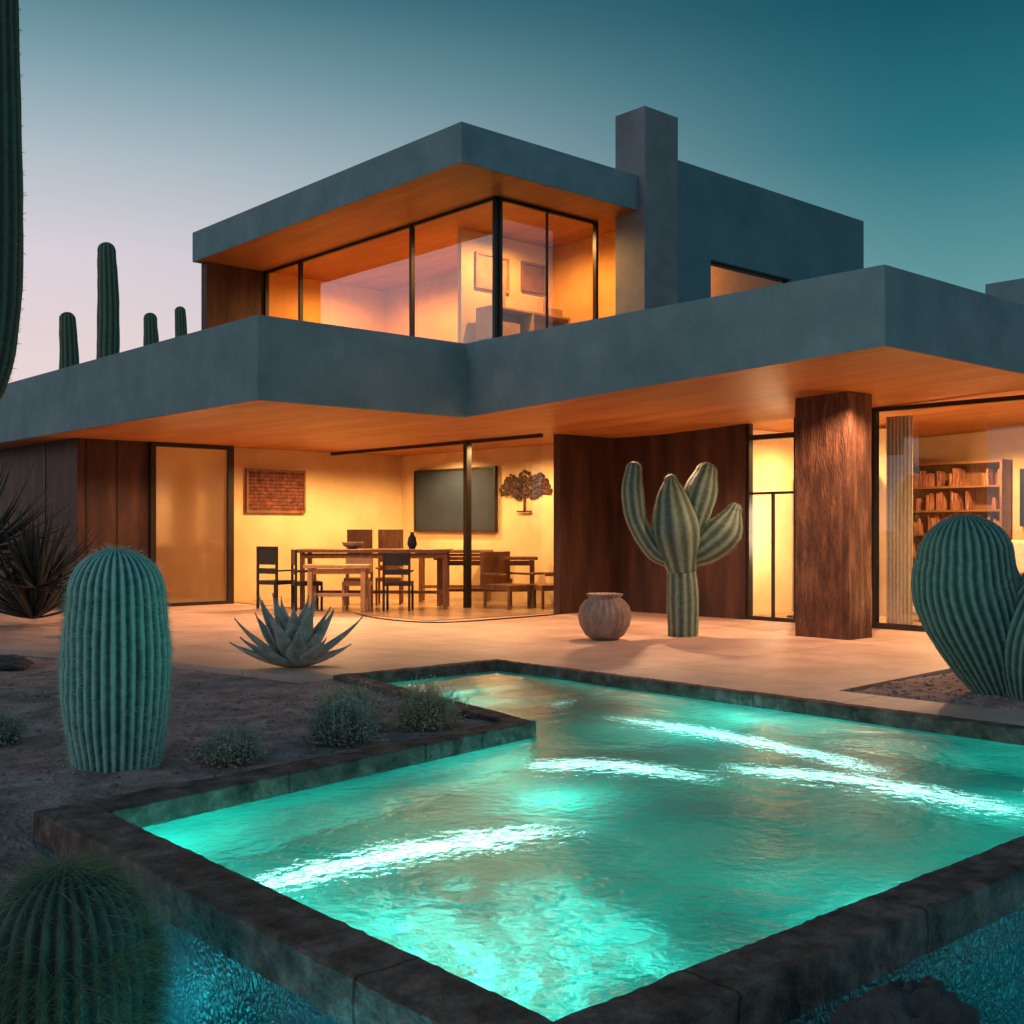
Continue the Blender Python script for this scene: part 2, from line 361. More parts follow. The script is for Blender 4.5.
# ---------------------------------------------------------------- pool
pool=empty('swimming_pool')
def ring(I,O,z0,z1,name,mat,parent,step=.035):
    def dens(P):
        r=[]
        for k in range(6):
            a=P[k];b=P[(k+1)%6]; n=max(1,int(math.dist(I[k],I[(k+1)%6])/step))
            for q in range(n): r.append((a[0]+(b[0]-a[0])*q/n,a[1]+(b[1]-a[1])*q/n))
        return r
    a=dens(I);b=dens(O);n=len(a);V=[];F=[]
    def pt(p,q,t,z,k):
        x=p[0]+(q[0]-p[0])*t; y=p[1]+(q[1]-p[1])*t
        w=Vector((x*5,y*5,z*9)); w2=Vector((x*24,y*24,z*24))
        return (x+k*.6*noise.noise(w)+k*.7*noise.noise(w2),y+k*.6*noise.noise(w+Vector((9,0,0)))+k*.7*noise.noise(w2+Vector((4,0,0))),z+k*.5*noise.noise(w+Vector((0,7,0)))+k*.6*noise.noise(w2+Vector((0,3,0))))
    prof=[(0,z0,.008),(0,(z0+z1)/2,.011),(0,z1-.01,.01),(.035,z1,.008),(.2,z1+.001,.008),(.4,z1,.009),(.6,z1,.009),(.8,z1+.001,.008),(.965,z1,.009),(1,z1-.01,.012),(1,(z0+z1)/2,.016),(1,z0,.01)]
    for (t,z,k) in prof:
        for p,q in zip(a,b): V.append(pt(p,q,t,z,k))
    m=len(prof)
    for k in range(m-1):
        for i in range(n):
            j=(i+1)%n; F.append((k*n+i,k*n+j,(k+1)*n+j,(k+1)*n+i))
    for i in range(n):
        j=(i+1)%n; F.append(((m-1)*n+i,(m-1)*n+j,j,i))
    o=meshobj(name,V,F,mat,parent,smooth=False)
    bm=bmesh.new(); bm.from_mesh(o.data); bmesh.ops.recalc_face_normals(bm,faces=bm.faces); bm.to_mesh(o.data); bm.free()
    return o
ring(I,O,-.13,.03,'coping',M_cop,pool)
I2=[(I[k][0]+dx,I[k][1]+dy) for k,(dx,dy) in enumerate([(-.03,-.03),(.03,-.03),(.03,.03),(-.03,.03),(-.03,.03),(-.03,.03)])]
ZF=-1.15
V=[(x,y,-.02) for x,y in I2]+[(x,y,ZF) for x,y in I2]
F=[(k,(k+1)%6,(k+1)%6+6,k+6) for k in range(6)]+[(6,7,10,11),(7,8,9,10)]
meshobj('basin_shell',V,F,M_pl,pool)
meshobj('pool_water',[(x,y,-.07) for x,y in I2],[(0,1,4,5),(1,2,3,4)],M_water)
V=[];F=[]
for (a,b) in [((2.02,5.74),(2.02,2.12)),((2.02,2.12),(8.06,2.12))]:
    n=len(V); V+=[(a[0],a[1],-.11),(b[0],b[1],-.11),(b[0],b[1],-1),(a[0],a[1],-1)]; F.append((n,n+1,n+2,n+3))
n=len(V); V+=[(2.02,5.74,-.11),(2.02,5.74,-1),(2.6,5.86,-1),(2.6,5.86,-.11)]; F.append((n,n+1,n+2,n+3))
meshobj('retaining_wall',V,F,M_pw,pool)
ZB=-.27
meshobj('basin_water',[(-3,-3,ZB),(12,-3,ZB),(12,2.119,ZB),(2.019,2.119,ZB),(2.019,5.2,ZB),(-3,5.2,ZB)],[(0,1,2,3),(0,3,4,5)],M_water2)
multibox('pool_step',[(6.2,7.95,8.5,9.08,ZF,-.45),(6.1,7.95,7.9,8.49,ZF,-.8)],M_pl,pool,bv=.02)
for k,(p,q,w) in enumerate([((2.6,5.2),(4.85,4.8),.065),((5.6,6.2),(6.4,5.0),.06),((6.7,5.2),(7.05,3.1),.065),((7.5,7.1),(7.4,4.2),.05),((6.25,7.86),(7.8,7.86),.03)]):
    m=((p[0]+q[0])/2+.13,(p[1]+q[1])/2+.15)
    tube('light_streak_%d'%k,[(*p,ZF+.03),(*m,ZF+.03),(*q,ZF+.03)],lambda t,w=w:.004+w*math.sin(math.pi*t)**1.2,M_streak,pool)  # glowing tapered tubes added in the shape of bright light streaks
def plight(name,loc,e,c,r=0.0,parent=None,typ='POINT'):
    l=bpy.data.lights.new(name,typ); l.energy=e; l.color=c; l.shadow_soft_size=r
    o=bpy.data.objects.new(name,l); o.location=loc; link(o,parent); return o
TE=(.12,1,.88)
for k,(p,e) in enumerate([((2.6,5.1,-.75),19),((2.7,3.2,-.7),18),((4.9,2.8,-.7),15),((7.2,3.2,-.7),11),((7.6,6.0,-.7),17),((6.9,8.2,-.35),9),((5.2,5.4,-.8),16)]):
    plight('pool_lamp_%d'%k,p,e,TE,0,pool)
l=bpy.data.lights.new('caustic_spot','SPOT'); l.energy=70; l.color=(.6,1,.9); l.spot_size=math.radians(90); l.spot_blend=1; l.shadow_soft_size=0; l.use_nodes=True  # added unseen spot, its texture projects a caustic pattern on the floor
n_=l.node_tree.nodes; k_=l.node_tree.links; em=n_['Emission']
tc=n_.new('ShaderNodeTexCoord'); no=n_.new('ShaderNodeTexNoise'); no.inputs['Scale'].default_value=6; k_.new(tc.outputs['Normal'],no.inputs['Vector'])
mxx=n_.new('ShaderNodeMixRGB'); mxx.inputs[0].default_value=.22; k_.new(tc.outputs['Normal'],mxx.inputs[1]); k_.new(no.outputs['Color'],mxx.inputs[2])
vo=n_.new('ShaderNodeTexVoronoi'); vo.feature='SMOOTH_F1'; vo.inputs['Scale'].default_value=13; vo.inputs['Smoothness'].default_value=.2; k_.new(mxx.outputs[0],vo.inputs['Vector'])
pw=n_.new('ShaderNodeMath'); pw.operation='POWER'; pw.inputs[1].default_value=5; k_.new(vo.outputs['Distance'],pw.inputs[0])
ml=n_.new('ShaderNodeMath'); ml.operation='MULTIPLY'; ml.inputs[1].default_value=26; k_.new(pw.outputs[0],ml.inputs[0]); k_.new(ml.outputs[0],em.inputs['Strength'])
o=bpy.data.objects.new('caustic_spot',l); o.location=(3.4,3.85,-.12); link(o,pool)
for p,e in [((2.9,1.5,-.5),14),((5.0,1.5,-.5),16),((1.75,2.9,-.5),22),((1.8,4.2,-.42),7)]: plight('basin_lamp',p,e,(.12,.75,.82))

# ---------------------------------------------------------------- house
hs=empty('modern_house')
Xe=26;Ye=27;zt=4.06
V=[(7.19,12.7,3.0),(10.5,12.7,3.0),(10.5,6.11,3.24),(Xe,6.11,3.24),(Xe,12.7,3.0),(Xe,Ye,3.0),(10.5,Ye,3.0),(7.19,Ye,3.0)]
V+=[(x,y,zt) for x,y,z in V]
bot=[(0,1,6,7),(1,4,5,6),(1,2,3,4)]
top=[(8,15,14,9),(9,14,13,12),(9,12,11,10)]
sides=[(0,8,9,1),(1,9,10,2),(2,10,11,3),(3,11,12,4),(4,12,13,5),(5,13,14,6),(6,14,15,7),(7,15,8,0)]
o=meshobj('lower_roof',V,bot+top+sides,[M_conc,M_soff],hs,fm=[1]*3+[0]*11)
bm=bmesh.new(); bm.from_mesh(o.data); bmesh.ops.recalc_face_normals(bm,faces=bm.faces); bm.to_mesh(o.data); bm.free(); bevel(o,.012,2)
YL=21.3
box('upper_roof',10.6,14.4,12.9,YL,6.71,7.3,M_conc,hs,bv=.012,botmat=M_soff)
box('upper_roof_rear',14.402,15.3,13.45,YL-.01,6.712,7.298,M_conc,hs,botmat=M_soff)
box('chimney',14.4,15.25,12.75,13.42,4.05,8.42,M_chim,hs,bv=.012)
bw=[(15.26,16.45,13.0,13.25,4.0,7.82),(18.9,21.5,13.0,13.25,4.0,7.82),(16.45,18.9,13.0,13.25,6.24,7.82),(16.45,18.9,13.0,13.25,4.0,4.9),
    (15.26,15.45,13.25,21,4.0,7.82),(21.3,21.5,13.25,21,4.0,7.82),(15.26,21.5,21,21.2,4.0,7.82),(15.45,21.3,13.25,21,7.6,7.82)]
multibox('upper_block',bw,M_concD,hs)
box('block_room_wall',15.46,21.29,15.0,15.1,4.06,7.59,M_amber,hs)
multibox('block_window_frame',[(16.45,18.9,13.1,13.16,6.18,6.24),(16.45,16.51,13.1,13.16,4.9,6.18),(18.84,18.9,13.1,13.16,4.9,6.18)],M_frame,hs)
sheety('block_window_glass',13.12,16.51,18.84,4.9,6.18,M_glass,hs)
box('roof_volume',15.0,22,6.3,7.26,4.05,4.68,M_conc,hs,bv=.01)
# upper storey
box('upper_fin_wall',10.78,12.1,YL-.25,YL-.03,4.06,6.71,M_rust,hs)
multibox('upper_walls',[(12.1,15.2,YL-.25,YL-.05,4.06,6.71),(15.1,15.25,13.45,YL-.25,4.06,6.71)],M_amber,hs)
box('upper_floor',12.1,15.1,13.9,YL-.26,4.06,4.1,M_floor,hs)
mu=[(12.06,12.14,y-.03,y+.03,4.06,6.71) for y in (13.87,16.07,19.7,YL-.29)]
mu+=[(x-.03,x+.03,13.81,13.89,4.06,6.71) for x in (12.17,14.37)]+[(13.2,13.225,13.83,13.87,4.06,6.71)]
mu+=[(12.07,12.13,13.9,YL-.3,6.65,6.70),(12.1,14.4,13.82,13.88,6.65,6.70),(12.07,12.13,13.9,YL-.3,4.06,4.16),(12.1,14.4,13.82,13.88,4.06,4.16)]
multibox('upper_window_frames',mu,M_frame,hs)
sheetx('upper_glass_side',12.1,13.9,YL-.32,4.15,6.65,M_glassU,hs)
sheety('upper_glass_front',13.85,12.2,14.35,4.15,6.65,M_glassR,hs)
# interior partition, framed panels and a low cabinet
multibox('display_cabinet',[(13.1,15.0,15.5,15.54,4.1,5.3),(13.1,15.0,15.1,15.5,5.26,5.3),(13.1,15.0,15.1,15.5,4.7,4.74),(13.1,13.14,15.1,15.5,4.1,5.26),(14.05,14.09,15.1,15.5,4.1,5.26),(14.96,15.0,15.1,15.5,4.1,5.26),
   (13.3,13.5,15.2,15.35,5.3,5.6),(14.4,14.5,15.2,15.35,5.3,5.62),(14.6,14.9,15.2,15.35,5.3,5.45),(13.3,13.8,15.15,15.4,4.75,5.05)],M_lwood,None,bv=.005)
multibox('upper_partition',[(12.9,15.1,15.7,15.8,4.1,6.7)],M_cream,hs)
multibox('picture_frame',[(13.2,14.0,15.64,15.69,5.7,5.74),(13.2,14.0,15.64,15.69,6.3,6.34),(13.2,13.24,15.64,15.69,5.74,6.3),(13.96,14.0,15.64,15.69,5.74,6.3),(13.25,13.95,15.67,15.69,5.75,6.29)],M_lwood)
multibox('picture_frame',[(14.3,14.9,15.64,15.69,5.8,5.84),(14.3,14.9,15.64,15.69,6.3,6.34),(14.3,14.34,15.64,15.69,5.84,6.3),(14.86,14.9,15.64,15.69,5.84,6.3),(14.35,14.85,15.67,15.69,5.85,6.29)],M_wood)
# ground floor
box('side_wall',7.8,9.1,20.0,26,0,3.02,M_rust,hs,bv=.01)
multibox('side_wall_panels',[(7.95,7.98,19.985,19.998,0,3.0),(8.5,8.53,19.985,19.998,0,3.0),(7.785,7.798,21.5,21.53,0,3.0)],M_frame,hs)
multibox('door_frame',[(9.1,9.2,19.9,20.05,0,3.0),(10.64,10.76,19.9,20.05,0,3.0),(9.2,10.64,19.9,20.05,2.92,3.0),(9.2,10.64,19.9,20.05,0,.06)],M_frame,hs)
sheety('frosted_door',19.96,9.2,10.64,.06,2.92,M_frost,hs)
multibox('entry_walls',[(9.1,9.2,20.05,24,0,3.0),(10.66,10.78,20.52,24,0,3.0),(9.2,10.66,23.9,24,0,3.0)],M_cream,hs)
multibox('living_walls',[(10.78,15.2,20.3,20.5,0,3.0),(15.0,15.2,13.96,20.3,0,3.0),(10.68,10.78,20.06,20.5,0,3.0)],M_cream,hs)
box('fin_wall',13.46,14.8,13.8,13.95,0,3.0,M_rust,hs)
box('facade_wall',14.8,14.98,11.02,13.8,0,3.06,M_rust,hs)
box('living_floor',10.9,14.99,14.0,20.29,.0,.012,M_floor,hs)
box('steel_post',13.15,13.26,15.85,15.95,0,3.0,M_frame,hs)
box('living_header',13.17,13.23,13.96,20.28,2.94,2.998,M_frame,hs)
sheetx('living_glass',13.2,13.97,15.84,.02,2.94,M_glass,hs)
box('facade_pier',14.8,14.98,8.84,10.1,0,3.12,M_rust,hs)
pv,pf=boxvf(13.0,13.54,8.07,8.87,0,3.16)
bm=bmesh.new(); bb=[bm.verts.new(v) for v in pv]; [bm.faces.new([bb[i] for i in f]) for f in pf]
bmesh.ops.subdivide_edges(bm,edges=bm.edges,cuts=28,use_grid_fill=True)
for v in bm.verts:
    if v.co.z<3.12:
        q=Vector((v.co.x*9,v.co.y*9,v.co.z*1.2)); v.co.x+=.018*noise.noise(q); v.co.y+=.018*noise.noise(q+Vector((5,0,0)))
me=bpy.data.meshes.new('pillar'); bm.to_mesh(me); bm.free(); me.materials.append(M_rustL); link(bpy.data.objects.new('pillar',me),hs)
fr=[(14.83,14.93,10.1,10.15,0,3.1),(14.83,14.93,10.97,11.02,0,3.1),(14.83,14.93,10.15,10.97,2.8,2.88),(14.83,14.93,10.15,10.97,0,.06),
    (14.83,14.93,8.78,8.84,0,3.14),(14.83,14.93,6.4,6.47,0,3.2),(14.83,14.93,6.47,8.78,0,.08),(14.83,14.93,6.47,8.78,3.08,3.14),(14.85,14.91,10.15,10.97,1.95,1.99),(14.85,14.91,10.54,10.57,.06,1.95)]
multibox('front_window_frames',fr,M_frame,hs)
sheetx('slim_window_glass',14.88,10.15,10.97,.06,2.8,M_glass,hs)
sheetx('front_window_glass',14.88,6.47,8.78,.08,3.09,M_glassR,hs)
multibox('den_walls',[(19.6,19.8,6.4,13.7,0,3.2),(14.99,19.6,13.55,13.7,0,3.0),(14.99,19.6,6.3,6.4,0,3.2),(14.99,16.9,11.4,11.5,0,3.04),(17.0,17.1,9.6,11.5,0,3.04)],M_cream,hs)
box('den_floor',14.98,19.6,6.4,13.55,0,.012,M_floor,hs)

# lamps of the house
WA=(1,.48,.13); WB=(1,.57,.22)
def down(x,y,z,e,c,ang=165,dx=0,dy=0):
    l=bpy.data.lights.new('downlight','SPOT'); l.energy=e; l.color=c; l.spot_size=math.radians(ang); l.spot_blend=.5; l.shadow_soft_size=.04
    o=bpy.data.objects.new('downlight',l); o.location=(x,y,z); o.rotation_euler=Vector((dx,dy,-1)).to_track_quat('-Z','Y').to_euler(); link(o,hs)
for x,y,e in [(12.2,18.4,480),(14.0,18.2,360),(13.6,15.6,380)]: down(x,y,2.97,e,WB)
plight('entry_lamp',(9.9,22.0,2.6),80,WB,0,hs)
for x,y,e in [(16.2,7.6,440),(18.2,9,380),(16.0,10.4,230)]: down(x,y,2.98,e,WB)
for x,y,e in [(13.5,14.6,330),(13.7,17.4,480),(13.5,19.6,300)]: down(x,y,6.66,e,WA,172)
plight('block_lamp',(17.6,14.2,6.6),170,(1,.4,.09),0,hs)
for x,y,e in [(12.6,7.6,390),(12.4,11.0,420),(9.3,15.2,460),(8.6,18.2,230)]: down(x,y,2.99 if y>12.7 else 3.0+.036*(12.7-y)-.02,e,(1,.56,.3),145)
def uplight(x,y,z,e,dx=0,dy=0,ang=130):
    l=bpy.data.lights.new('uplight','SPOT'); l.energy=e; l.color=(1,.5,.16); l.spot_size=math.radians(ang); l.spot_blend=.9; l.shadow_soft_size=.04
    o=bpy.data.objects.new('uplight',l); o.location=(x,y,z); o.rotation_euler=Vector((dx,dy,1)).to_track_quat('-Z','Y').to_euler(); link(o,hs)
uplight(14.3,12.0,.12,60,-.4,0); uplight(14.3,7.6,.12,120,-.6,0)
uplight(9.6,19.4,.12,80,0,-.6)
uplight(11.8,15.5,4.12,32); uplight(11.8,19.0,4.12,32)
def lightcol(x,y,z0,h):  # glowing column added to give vertical glitter on the water
    e=empty('glitter_column',(x,y,z0))
    def cyl(name,r,a,b,m):
        V=[];F=[]
        for zz in (a,b):
            for j in range(20): V.append((r*math.cos(j*math.pi/10),r*math.sin(j*math.pi/10),zz))
        for j in range(20): F.append((j,(j+1)%20,20+(j+1)%20,20+j))
        F+= [tuple(range(20))[::-1],tuple(range(20,40))]
        meshobj(name,V,F,m,e)
    cyl('glitter_base',.15,0,.03,M_frame); cyl('stem',.015,.031,h-.8,M_frame); cyl('glow_tube',.04,h-.799,h,M_glit)
lightcol(15.6,10.62,.013,1.8); lightcol(15.3,8.55,.013,1.8)

# ---------------------------------------------------------------- furniture
def RM(x,y,ang,z=.012): return Matrix.Translation((x,y,z))@Matrix.Rotation(ang,4,'Z')
def chair(x,y,ang,mat,h=.95):
    multibox('dining_chair',[(-.24,.24,-.24,.24,.43,.5),(-.24,-.2,-.24,-.2,0,.43),(.2,.24,-.24,-.2,0,.43),(-.24,-.2,.2,.24,0,h),(.2,.24,.2,.24,0,h),
      (-.2,.2,.205,.235,.62,.72),(-.2,.2,.205,.235,.78,h),(-.24,-.2,-.24,.2,.66,.69),(.2,.24,-.24,.2,.66,.69)],mat,bv=.006,M=RM(x,y,ang))
def table(name,x,y,ang,l,w,h,mat):
    multibox(name,[(-l/2,l/2,-w/2,w/2,h-.06,h),(-l/2+.06,-l/2+.14,-w/2+.06,-w/2+.14,0,h-.06),(l/2-.14,l/2-.06,-w/2+.06,-w/2+.14,0,h-.06),
      (-l/2+.06,-l/2+.14,w/2-.14,w/2-.06,0,h-.06),(l/2-.14,l/2-.06,w/2-.14,w/2-.06,0,h-.06),(-l/2+.14,l/2-.14,-.03,.03,.25,.31),(-l/2+.1,l/2-.1,-w/2+.08,-w/2+.1,h-.16,h-.07)],mat,bv=.008,M=RM(x,y,ang))
RA=-.73
table('dining_table',12.0,17.0,RA,2.7,.95,1.05,M_wood)
chair(10.55,18.0,RA+2.6,M_black,1.1); chair(10.75,17.3,RA+1.9,M_black,1.05); chair(11.4,16.7,RA,M_lwood,.9); chair(12.3,18.0,RA,M_wood,1.4); chair(12.8,17.7,RA,M_wood,1.4); chair(11.9,16.2,RA+3.1,M_black,1.0)
table('side_table',11.0,16.7,RA,1.1,.6,.8,M_lwood)
table('writing_desk',13.9,16.2,RA,1.9,.7,.9,M_wood)
table('writing_desk',14.3,17.6,RA,1.5,.7,1.0,M_wood)
def lounge(x,y,a):
    multibox('lounge_chair',[(-.35,.35,-.35,.3,.32,.42),(-.35,-.3,-.35,-.3,0,.32),(.3,.35,-.35,-.3,0,.32),(-.35,-.3,.25,.3,0,.5),(.3,.35,.25,.3,0,.5),(-.35,.35,.3,.38,.38,1.0),(-.38,-.33,-.3,.3,.58,.62),(.33,.38,-.3,.3,.58,.62)],M_wood,bv=.01,M=RM(x,y,a))
lounge(13.75,15.4,RA+.8); lounge(14.35,14.9,RA-1.2)
def lathe(name,prof,x,y,z,mat,parent=None,seg=32,ribw=0,ribs=0):
    V=[];F=[]
    for (r,zz) in prof:
        for j in range(seg):
            a=2*math.pi*j/seg; k=1+ribw*math.cos(ribs*a) if ribs else 1
            V.append((r*k*math.cos(a),r*k*math.sin(a),zz))
    for k in range(len(prof)-1):
        for j in range(seg): F.append((k*seg+j,k*seg+(j+1)%seg,(k+1)*seg+(j+1)%seg,(k+1)*seg+j))
    F.append(tuple(range(seg))[::-1])
    o=meshobj(name,V,F,mat,parent,smooth=True); o.location=(x,y,z); return o
lathe('bowl',[(.06,0),(.16,.05),(.2,.12),(.18,.11),(.05,.03)],11.7,17.3,1.062,M_pot)
lathe('vase',[(.05,0),(.09,.08),(.07,.2),(.03,.26),(.04,.3)],12.5,16.6,1.062,M_screen)
def wallpic(name,b,mat,fb=.04,axis='y'):
    e=empty(name)
    x0,x1,y0,y1,z0,z1=b
    box('panel',*b,mat,e)
    if axis=='y': fs=[(x0-fb,x1+fb,y0-.02,y1,z1,z1+fb),(x0-fb,x1+fb,y0-.02,y1,z0-fb,z0),(x0-fb,x0,y0-.02,y1,z0,z1),(x1,x1+fb,y0-.02,y1,z0,z1)]
    else: fs=[(x0-.02,x1,y0-fb,y1+fb,z1,z1+fb),(x0-.02,x1,y0-fb,y1+fb,z0-fb,z0),(x0-.02,x1,y0-fb,y0,z0,z1),(x0-.02,x1,y1,y1+fb,z0,z1)]
    multibox('frame',fs,M_frame if mat is M_screen else M_wood,e)
wallpic('wall_art',(11.25,12.5,20.24,20.29,1.78,2.56),M_art)
wallpic('chalkboard',(14.93,14.985,17.15,19.7,1.4,2.62),M_screen,axis='x')
V=[];F=[]
for k in range(800):
    a=random.random()*6.283; q_=random.random()**.5
    y=16.3+.72*q_*math.cos(a); z=2.2+.3*q_*math.sin(a)*(1 if math.sin(a)>0 else .6)+.04*math.sin(y*14)
    s=random.uniform(.02,.045); a=random.random()*3; n=len(V)
    for q in range(4):
        V.append((14.95+random.uniform(-.03,.02),y+s*math.cos(a+q*1.57),z+s*.7*math.sin(a+q*1.57)))
    F.append((n,n+1,n+2,n+3))
for b in [(14.93,14.96,16.27,16.31,1.75,2.3),(14.93,14.96,16.1,16.5,1.74,1.77),(14.94,14.96,15.9,16.7,2.1,2.12)]:
    v,f=boxvf(*b); n=len(V); V+=v; F+=[tuple(i+n for i in q) for q in f]
meshobj('wall_sculpture',V,F,M_rust)
def bookcase(x0,x1,y0,y1,h,n,mat,name='bookcase'):
    bs=[(x0,x1,y0,y0+.04,0.012,h),(x0,x1,y1-.04,y1,0.012,h),(x1-.03,x1,y0,y1,.012,h)]
    bk=[]
    for k in range(n+1):
        z=.05+(h-.1)*k/n; bs.append((x0,x1-.03,y0+.04,y1-.04,z,z+.035))
        if k<n:
            y=y0+.08
            while y<y1-.2:
                w=random.uniform(.03,.07)
                if random.random()<.7: bk.append((x0+.08,x1-.04,y,y+w,z+.036,z+.036+random.uniform(.2,.32)))
                y+=w+.008+ (random.random()<.2)*.15
    e=empty(name); multibox('shelves',bs,mat,e); multibox('books',bk,M_art2,e)
    return e
M_art2=surf('book_spines',(.05,.04,.06),(.55,.3,.16),14,.7,.1,c3=(.3,.1,.06),stretch=(1,3,.3))
bookcase(16.6,16.95,10.0,11.35,2.3,5,M_lwood)
bookcase(19.2,19.58,9.0,12,2.6,6,M_wood)
bookcase(19.2,19.58,6.6,7.6,2.4,5,M_wood)
multibox('sofa',[(16.2,17.2,6.7,8.9,.12,.45),(17.0,17.3,6.7,8.9,.12,1.25),(16.2,17.2,6.5,6.72,.12,.68),(16.2,17.2,8.88,9.1,.12,.68),(16.15,16.98,6.75,7.78,.46,.62),(16.15,16.98,7.82,8.85,.46,.62)],M_fabric,bv=.05)
V=[];F=[]
for k in range(61):
    y=8.35+k*.0068; x=15.08+.035*math.sin(k*.75)
    V+=[(x,y,.03),(x,y,3.02)]
for k in range(60): F.append((2*k,2*k+2,2*k+3,2*k+1))
meshobj('curtain',V,F,M_fabric,smooth=True)
wallpic('wall_picture',(19.53,19.59,7.9,8.8,1.5,2.4),M_screen,axis='x')
table('console_table',15.9,7.0,H,1.2,.5,.8,M_wood)

# ---------------------------------------------------------------- cacti
a,b=11.9,9.87
cactus('saguaro_cactus',[
 dict(path=[lat(a,b,0,-.03),lat(a,b,.0,.45),lat(a,b,-.02,.95)],rad=[.2,.21,.19],ribs=12,depth=.09),
 dict(path=[lat(a,b,-.01,.85),lat(a,b,-.08,1.35),lat(a,b,-.14,1.8),lat(a,b,-.16,2.05)],rad=[.2,.32,.23,.09],ribs=11,depth=.07),
 dict(path=[lat(a,b,-.05,.98),lat(a,b,-.36,1.1),lat(a,b,-.6,1.5),lat(a,b,-.67,1.9),lat(a,b,-.65,2.2)],rad=[.1,.12,.14,.15,.11],ribs=9,depth=.07),
 dict(path=[lat(a,b,.02,1.0,.1),lat(a,b,.14,1.5,.12),lat(a,b,.25,1.9,.12),lat(a,b,.33,2.16,.12)],rad=[.14,.2,.23,.15],ribs=11,depth=.07),
 dict(path=[lat(a,b,.05,1.0),lat(a,b,.32,1.18),lat(a,b,.55,1.4),lat(a,b,.68,1.66)],rad=[.12,.23,.25,.1],ribs=11,depth=.07)],M_cac,M_spine,.02,.0016,dens=2)
a,b=2.89,6.80
cactus('barrel_cactus',[dict(path=[(a,b,-.05),(a,b,.3),(a,b,.7),(a,b,1.02)],rad=[.25,.305,.315,.285],ribs=34,depth=.13,seg=90)],M_cacT,M_spine,.05,.0011,dens=4)
a,b=1.5,3.95
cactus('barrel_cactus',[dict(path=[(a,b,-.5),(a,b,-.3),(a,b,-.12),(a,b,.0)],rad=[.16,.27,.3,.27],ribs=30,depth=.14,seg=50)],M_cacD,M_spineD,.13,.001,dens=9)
a,b=9.75,4.5
cactus('clustered_cactus',[
 dict(path=[lat(a,b,-.05,-.05),lat(a,b,-.2,.4),lat(a,b,-.36,.85),lat(a,b,-.38,1.15)],rad=[.18,.36,.44,.40],ribs=34,depth=.08,seg=60),
 dict(path=[lat(a,b,.1,-.05,-.2),lat(a,b,.12,.4,-.25),lat(a,b,.24,.75,-.25),lat(a,b,.3,.95,-.25)],rad=[.2,.36,.36,.28],ribs=32,depth=.08,seg=60),
 dict(path=[lat(a,b,.3,-.05,.1),lat(a,b,.5,.5,.1),lat(a,b,.6,.9,.1),lat(a,b,.62,1.0,.1)],rad=[.2,.36,.36,.33],ribs=32,depth=.08,seg=60)],M_cacC,M_spine,.025,.0012)
def sag(u,D,vt,w):
    R=(u-512)/1156*D; x=.744*R+.668*D; y=-.668*R+.744*D; zt_=1.4+(530-vt)/1156*D; r=w/2/1156*D
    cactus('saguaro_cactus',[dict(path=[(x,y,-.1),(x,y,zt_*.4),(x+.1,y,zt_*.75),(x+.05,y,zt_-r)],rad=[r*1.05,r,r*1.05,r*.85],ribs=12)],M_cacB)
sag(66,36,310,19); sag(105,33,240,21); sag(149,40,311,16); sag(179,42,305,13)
a,b=3.05,9.38
cactus('saguaro_cactus',[
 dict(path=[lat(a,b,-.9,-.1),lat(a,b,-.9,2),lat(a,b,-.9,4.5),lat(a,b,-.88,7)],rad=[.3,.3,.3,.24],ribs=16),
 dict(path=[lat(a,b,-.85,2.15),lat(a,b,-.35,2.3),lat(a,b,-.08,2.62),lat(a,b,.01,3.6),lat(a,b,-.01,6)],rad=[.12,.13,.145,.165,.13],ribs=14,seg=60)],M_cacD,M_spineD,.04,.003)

# ---------------------------------------------------------------- agave, shrubs
M_ag=surf('agave_leaf',(.2,.24,.215),(.6,.58,.5),9,.5,.5,c3=(.38,.4,.35)); M_agD=surf('dark_leaf',(.012,.02,.018),(.04,.055,.045),6,.55,.2)
def agave(name,x,y,z,n,L0,w,mat,emin=10,emax=80,th=.008):
    V=[];F=[]
    for k in range(n):
        az=k*2.399+random.uniform(-.15,.15); el=math.radians(emin+(emax-emin)*(k/n)**.9+random.uniform(-6,6)); l=L0*random.uniform(.8,1.1)*(1-.12*k/n)
        d=Vector((math.cos(az),math.sin(az),0)); s=Vector((-math.sin(az),math.cos(az),0)); base=len(V); sg=10
        p=Vector((x,y,z))+d*.03
        for i in range(sg+1):
            t=i/sg; e=el+.35*(t-.3)*(1 if el<1.1 else -.2)-.12*(1-t)
            wd=w*(math.sin(math.pi*min(1,(t*.82+.16)))**.8)*(1-t**3)+.002
            up=Vector((-d.x*math.sin(e),-d.y*math.sin(e),math.cos(e)))
            V+= [tuple(p-s*wd+up*wd*.45),tuple(p-s*wd*.5+up*wd*.05),tuple(p-up*wd*.12),tuple(p+s*wd*.5+up*wd*.05),tuple(p+s*wd+up*wd*.45)]
            p=p+(d*math.cos(e)+Vector((0,0,1))*math.sin(e))*(l/sg)
        for i in range(sg):
            for q in range(4):
                a=base+i*5+q; F.append((a,a+1,a+6,a+5))
    o=meshobj(name,V,F,mat,smooth=True); sd=o.modifiers.new('s','SOLIDIFY'); sd.thickness=th
    return o
agave('agave_plant',6.22,10.25,0.0,25,.84,.115,M_ag,22,84,.014)
agave('yucca_plant',5.9,16.6,0.6,70,1.3,.035,M_agD,0,85)
agave('yucca_plant',5.4,17.6,1.1,80,1.5,.04,M_agD,-10,85)
agave('yucca_plant',6.1,17.3,0.1,50,1.5,.05,M_agD,20,85)
M_sh=surf('shrub_blades',(.24,.2,.12),(.66,.57,.4),9,.7,0)
